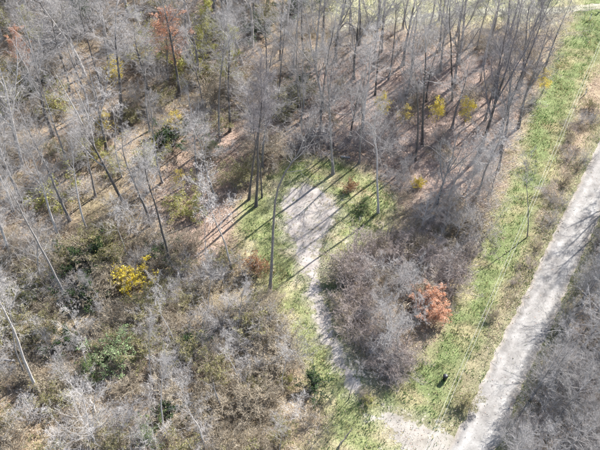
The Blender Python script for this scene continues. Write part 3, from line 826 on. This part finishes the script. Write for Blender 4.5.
shrubs(THICKET, 50, 1.4, [('bare1', 'bare_shrub', 'mauve', 0.4), ('bare2', 'bare_shrub', 'pale', 0.22), ('brown1', 'brown_shrub', 'brown', 0.38)], (1.6, 4.2))
shrubs(BUSHY, 215, 1.2, [('dark0', 'green_shrub', 'dark green', 0.03), ('bare2', 'bare_shrub', 'pale', 0.22), ('olive0', 'olive_shrub', 'olive', 0.22), ('bare0', 'bare_shrub', 'grey', 0.12), ('brown0', 'brown_shrub', 'brown', 0.22), ('brown1', 'brown_shrub', 'mauve brown', 0.19)], (1.8, 3.6))
shrubs(UPLEFT, 215, 1.25, [('dark0', 'green_shrub', 'dark green', 0.04), ('lime0', 'lime_shrub', 'yellow green', 0.06), ('brown0', 'brown_shrub', 'brown', 0.2), ('olive0', 'olive_shrub', 'olive', 0.26), ('bare0', 'bare_shrub', 'grey', 0.26), ('bare2', 'bare_shrub', 'pale', 0.18)], (2.2, 4.4))
shrubs(UPRIGHT, 72, 1.5, [('bare0', 'bare_shrub', 'grey', 0.45), ('bare2', 'bare_shrub', 'pale', 0.3), ('brown1', 'brown_shrub', 'brown', 0.25)], (1.8, 3.4))
shrubs(NEARWOOD, 46, 1.2, [('bare0', 'bare_shrub', 'grey', 0.7), ('bare1', 'bare_shrub', 'mauve', 0.3)], (2.4, 4.0))
shrubs(RIGHTWOOD, 26, 1.6, [('bare0', 'bare_shrub', 'grey', 0.5), ('bare1', 'bare_shrub', 'mauve', 0.3), ('brown0', 'brown_shrub', 'brown', 0.2)], (2.2, 4.0))
shrubs(ROADSIDE, 24, 1.2, [('bare1', 'bare_shrub', 'mauve', 0.35), ('bare0', 'bare_shrub', 'grey', 0.3), ('brown1', 'brown_shrub', 'brown', 0.25), ('olive0', 'olive_shrub', 'olive', 0.1)], (0.8, 1.9))

# ------------------------------------------------------------------ single things
def single(name, V, F, mat, loc, label, category, smooth=True, parent=None):
    o = link(name, np_mesh(name, V, F, mat, smooth), parent)
    if parent is None:
        o.location = loc; tag(o, label, category)
    return o

def lathe(profile, sides=24):
    a = np.arange(sides) * 2 * math.pi / sides
    V = np.concatenate([np.stack([r * np.cos(a), r * np.sin(a), np.full(sides, z)], 1) for r, z in profile])
    i = np.arange(len(profile) * sides).reshape(-1, sides); nx = np.roll(i, -1, 1)
    return V, np.stack([i[:-1], nx[:-1], nx[1:], i[1:]], -1).reshape(-1, 4)

# black bin on the verge
mb, nt, b_ = mat_nodes('black_plastic'); b_.inputs['Base Color'].default_value = (0.012, 0.013, 0.016, 1); b_.inputs['Roughness'].default_value = 0.45
b = ground_at(444.5, 380)
binr = bpy.data.objects.new('rubbish_bin', None); col.objects.link(binr); binr.location = (b[0], b[1], hz(b[0], b[1]))
binr.scale = (0.82, 0.82, 0.8)
tag(binr, 'small black bin standing alone on the grass verge', 'bin')
single('body', *lathe([(0.0, 0.0), (0.24, 0.0), (0.25, 0.03), (0.29, 0.82), (0.32, 0.84), (0.32, 0.88), (0.29, 0.88)]), mb, None, None, None, parent=binr)
lid_ = single('lid', *lathe([(0.31, 0.885), (0.33, 0.89), (0.33, 0.93), (0.24, 1.0), (0.08, 1.03), (0.0, 1.03)]), mb, None, None, None, parent=binr)
hv, hf = tubes(np.array([[(-0.1, 0, 1.02), (-0.08, 0, 1.08), (0.08, 0, 1.08), (0.1, 0, 1.02)]], float), np.full((1, 4), 0.015), 6)
single('handle', hv, hf, mb, None, None, None, parent=lid_)

# overhead wires and their poles (poles stand outside the photograph)
mw, nt, b_ = mat_nodes('weathered_wire'); b_.inputs['Base Color'].default_value = (0.45, 0.45, 0.43, 1); b_.inputs['Roughness'].default_value = 0.5
WZ = 7.2
wa, wb = ground_at(604, 35, WZ), ground_at(437, 427, WZ)
wd = (wb - wa) / np.linalg.norm(wb - wa); wn_ = np.array([-wd[1], wd[0], 0])
W0, W1 = wa - wd * 28, wb + wd * 14
for off, lab in ((-0.17, 'thin overhead wire nearer the woods, above the grass verge'), (0.17, 'thin overhead wire nearer the road, above the grass verge')):
    t = np.linspace(0, 1, 40)[:, None]
    P = W0 + (W1 - W0) * t + wn_ * off
    P[:, 2] -= 4 * 0.7 * (t * (1 - t))[:, 0] - 0.35
    V, F = tubes(P[None], np.full((1, 40), 0.009), 6)
    single('overhead_wire', V, F, mw, (0, 0, 0), lab, 'wire')['group'] = 'overhead wires along the verge'
for q, lab in ((W0, 'wooden utility pole at the far end of the overhead wires'), (W1, 'wooden utility pole at the near end of the overhead wires')):
    r = bpy.data.objects.new('utility_pole', None); col.objects.link(r); r.location = (q[0], q[1], hz(q[0], q[1])); tag(r, lab, 'pole', 'utility poles')
    r.rotation_euler = (0, 0, math.atan2(wn_[1], wn_[0]))
    V, F = tubes(np.array([[(0.0, 0, -0.3), (0, 0, 4), (0, 0, 8.4)]]), np.array([[0.15, 0.13, 0.1]]), 10)
    single('post', V, F, M['bark_dark'], None, None, None, parent=r)
    V, F = tubes(np.array([[(-0.7, 0.12, 7.45), (0.7, 0.12, 7.45)]]), np.array([[0.06, 0.06]]), 4)
    arm_ = single('crossarm', V, F, M['bark_dark'], None, None, None, parent=r)
    for ox in (-0.17, 0.17):
        V, F = lathe([(0.03, 7.45), (0.05, 7.5), (0.03, 7.53), (0.05, 7.56), (0.0, 7.6)], 8); V[:, 0] += ox
        single('insulator', V, F, mw, None, None, None, parent=arm_)

def log(name, a, b, r, mat, label, z=None, bend=0.0, category='log', n=9, seed=3):
    g = np.random.default_rng(seed)
    A, B = ground_at(*a), ground_at(*b)
    t = np.linspace(0, 1, n)
    P = A + (B - A) * t[:, None] + g.normal(0, 0.03, (n, 3))
    P[:, 2] = height(P[:, 0], P[:, 1]) + r * 0.7 + (0 if z is None else z) + bend * 4 * t * (1 - t)
    P[0, 2] = hz(P[0, 0], P[0, 1]) + r * 0.4
    if z is None: P[-1, 2] = hz(P[-1, 0], P[-1, 1]) + r * 0.4
    R = r * np.linspace(1, 0.55, n)
    c = P.mean(0)
    root = bpy.data.objects.new(name, None); col.objects.link(root); root.location = c; tag(root, label, category)
    V, F = tubes((P - c)[None], R[None], 8)
    single('trunk', V, F, M[mat], None, None, None, parent=root)
    s = sprout((P - c)[None], R[None], np.array([np.linalg.norm(B - A)]), 7, 0.4, 1.0, (35, 65), 0.22, 5, g, 0.0, 0.15, 0.4, 0.45, 0.012)
    u = sprout(*s, 4, 0.3, 1.0, (30, 60), 0.5, 4, g, 0.0, 0.15, 0.4, 0.55, 0.008)
    single('branches', *cat([tubes(s[0], s[1], 4), tubes(u[0], u[1], 3)]), M[mat], None, None, None, parent=root)
    return root

log('fallen_log', (341, 157), (350, 158), 0.16, 'bark_pale', 'short white log lying in shade at the top of the clearing')
log('fallen_log', (-6, 361), (16, 363), 0.2, 'bark_pale', 'white log lying at the left edge above dark brush', 0.4)
log('fallen_tree', (359, 44), (340, 29), 0.2, 'bark_dark', 'arched fallen tree beside a thick dark trunk at the top', None, 2.2, 'tree')
log('fallen_log', (338, 448), (352, 430), 0.06, 'bark_dark', 'thin dark stick standing in for a shadow on grass at the bottom edge', 0.3)  # no real log: dark stick added in place of a shadow on the grass
log('fallen_log', (215, 410), (160, 392), 0.13, 'bark_pale', 'long pale branch lying in the brown thicket near the bottom')
log('fallen_log', (88, 395), (100, 420), 0.12, 'bark_pale', 'pale fallen branch among grey twigs at lower left')
log('fallen_log', (160, 238), (196, 222), 0.12, 'bark_dark', 'dark log lying in leaf litter above the yellow shrub')

# standing dead snag with a bright broken top
def snag(px, via, H, r, mat, label, name='dead_snag', fork=0, category='snag', seed=4):
    g = np.random.default_rng(seed)
    b, l = lean_to(px, via)
    root = bpy.data.objects.new(name, None); col.objects.link(root); root.location = (b[0], b[1], hz(b[0], b[1]))
    root.rotation_euler = (0, l, 0); tag(root, label, category)
    P = curves(np.array([[0, 0, -0.1]]), np.array([[0, 0, 1.0]]), np.array([H]), 8, g, 0, 0.05)
    R = np.linspace(r * 1.2, r * 0.6, 8)[None]
    V, F = tubes(P, R, 8)
    V[-8:, 2] += g.uniform(-0.35, 0.3, 8)
    single('trunk', V, F, M[mat], None, None, None, parent=root)
    s = sprout(P, R, np.array([H]), 5, 0.4, 0.95, (40, 75), 0.25, 5, g, 0.02, 0.15, 0.3, 0.4, 0.012)
    single('branches', *tubes(s[0], s[1], 4), M[mat], None, None, None, parent=root)
    return root

snag((222, 409), (211, 372), 6.5, 0.09, 'bark_grey', 'broken dead snag standing in the brown thicket near the bottom')
snag((21, 402), (20, 392), 1.6, 0.16, 'bark_pale', 'left one of two pale broken stumps by the rusty ground', 'broken_stump', category='stump', seed=5)
snag((27, 401), (28, 393), 1.3, 0.13, 'bark_pale', 'right one of two pale broken stumps by the rusty ground', 'broken_stump', category='stump', seed=6)

# white marker posts on the verge
mp, nt, b_ = mat_nodes('white_post_paint'); b_.inputs['Base Color'].default_value = (0.75, 0.74, 0.70, 1)
for px, lab in (((590, 19), 'white marker post at the top of the grass verge'), ((585, 95), 'pale marker post on the verge beside the road')):
    q = ground_at(*px)
    r = bpy.data.objects.new('marker_post', None); col.objects.link(r); r.location = (q[0], q[1], hz(q[0], q[1])); tag(r, lab, 'post')
    V, F = lathe([(0.07, -0.1), (0.06, 1.1), (0.05, 1.16), (0.0, 1.18)], 10)
    single('shaft', V, F, mp, None, None, None, parent=r)
    V, F = lathe([(0.075, 0.85), (0.075, 0.97)], 10)
    single('band', V, F, mb, None, None, None, parent=r)

# ------------------------------------------------------------------ labels: every tree and shrub is singled out by its neighbours
MARKS = [('gravel clearing', (308, 212)), ('bright yellow shrub', (129, 284)), ('orange leaved shrub', (430, 310)), ('black bin', (444, 380)),
         ('thick leaning dark trunk', (126, 207)), ('top orange tree', (168, 78)), ('pale green shrub', (116, 360)), ('broken stumps', (24, 400)),
         ('lower end of the path', (358, 392)), ('thick black forked trunk', (478, 156)), ('arched fallen tree', (350, 37)), ('dark green tree', (84, 20)),
         ('far marker post', (590, 19)), ('dead snag', (222, 409)), ('white bent tree', (177, 346)), ('three dark trunks', (256, 203)),
         ('two yellow saplings', (450, 124)), ('crooked tree', (270, 292)), ('near end of the road', (500, 440)), ('roadside slim tree', (527, 238))]
MW = [(n, ground_at(*p)[:2]) for n, p in MARKS]
ORD = ['nearest', 'second nearest', 'third nearest', 'fourth nearest', 'fifth nearest', 'sixth nearest', 'seventh nearest', 'eighth nearest',
       'ninth nearest', 'tenth nearest', 'eleventh nearest', 'twelfth nearest'] + [w + ' nearest' for w in 'thirteenth fourteenth fifteenth sixteenth seventeenth eighteenth nineteenth twentieth'.split()]
LOOKS = {'pale': 'pale', 'grey': 'grey', 'dark': 'dark trunked', 'black': 'black trunked', 'mauve': 'mauve', 'brown': 'brown leaved', 'mauve brown': 'dull brown', 'olive': 'olive green', 'dark green': 'dark green', 'yellow green': 'yellow green'}

def side(p, m):
    dx, dy = p[0] - m[0], p[1] - m[1]
    if abs(dx) > abs(dy): return 'right of' if dx > 0 else 'left of'
    return 'behind' if dy > 0 else 'in front of'

todo = [t for t in THINGS if t[6] is None]
def rank_table(t):
    same = [o for o in THINGS if o[1] == t[1] and o[4] == t[4]]
    best = None
    for n, m in MW:
        s = side(t[5], m)
        d = math.dist(t[5], m)
        r = sum(1 for o in same if side(o[5], m) == s and math.dist(o[5], m) < d - 1e-9)
        sc = r + d * 0.03
        if best is None or sc < best[0]: best = (sc, r, n, s)
    return best
for t in todo:
    _, r, n, s = rank_table(t)
    o = ORD[min(r, len(ORD) - 1)]
    kind = t[1].replace('_', ' ')
    kind = kind.replace('brown shrub', 'shrub').replace('olive shrub', 'shrub').replace('green shrub', 'shrub').replace('lime shrub', 'shrub')
    t[0]['label'] = '%s %s, %s %s the %s' % (LOOKS[t[4]], kind, o, s, n)
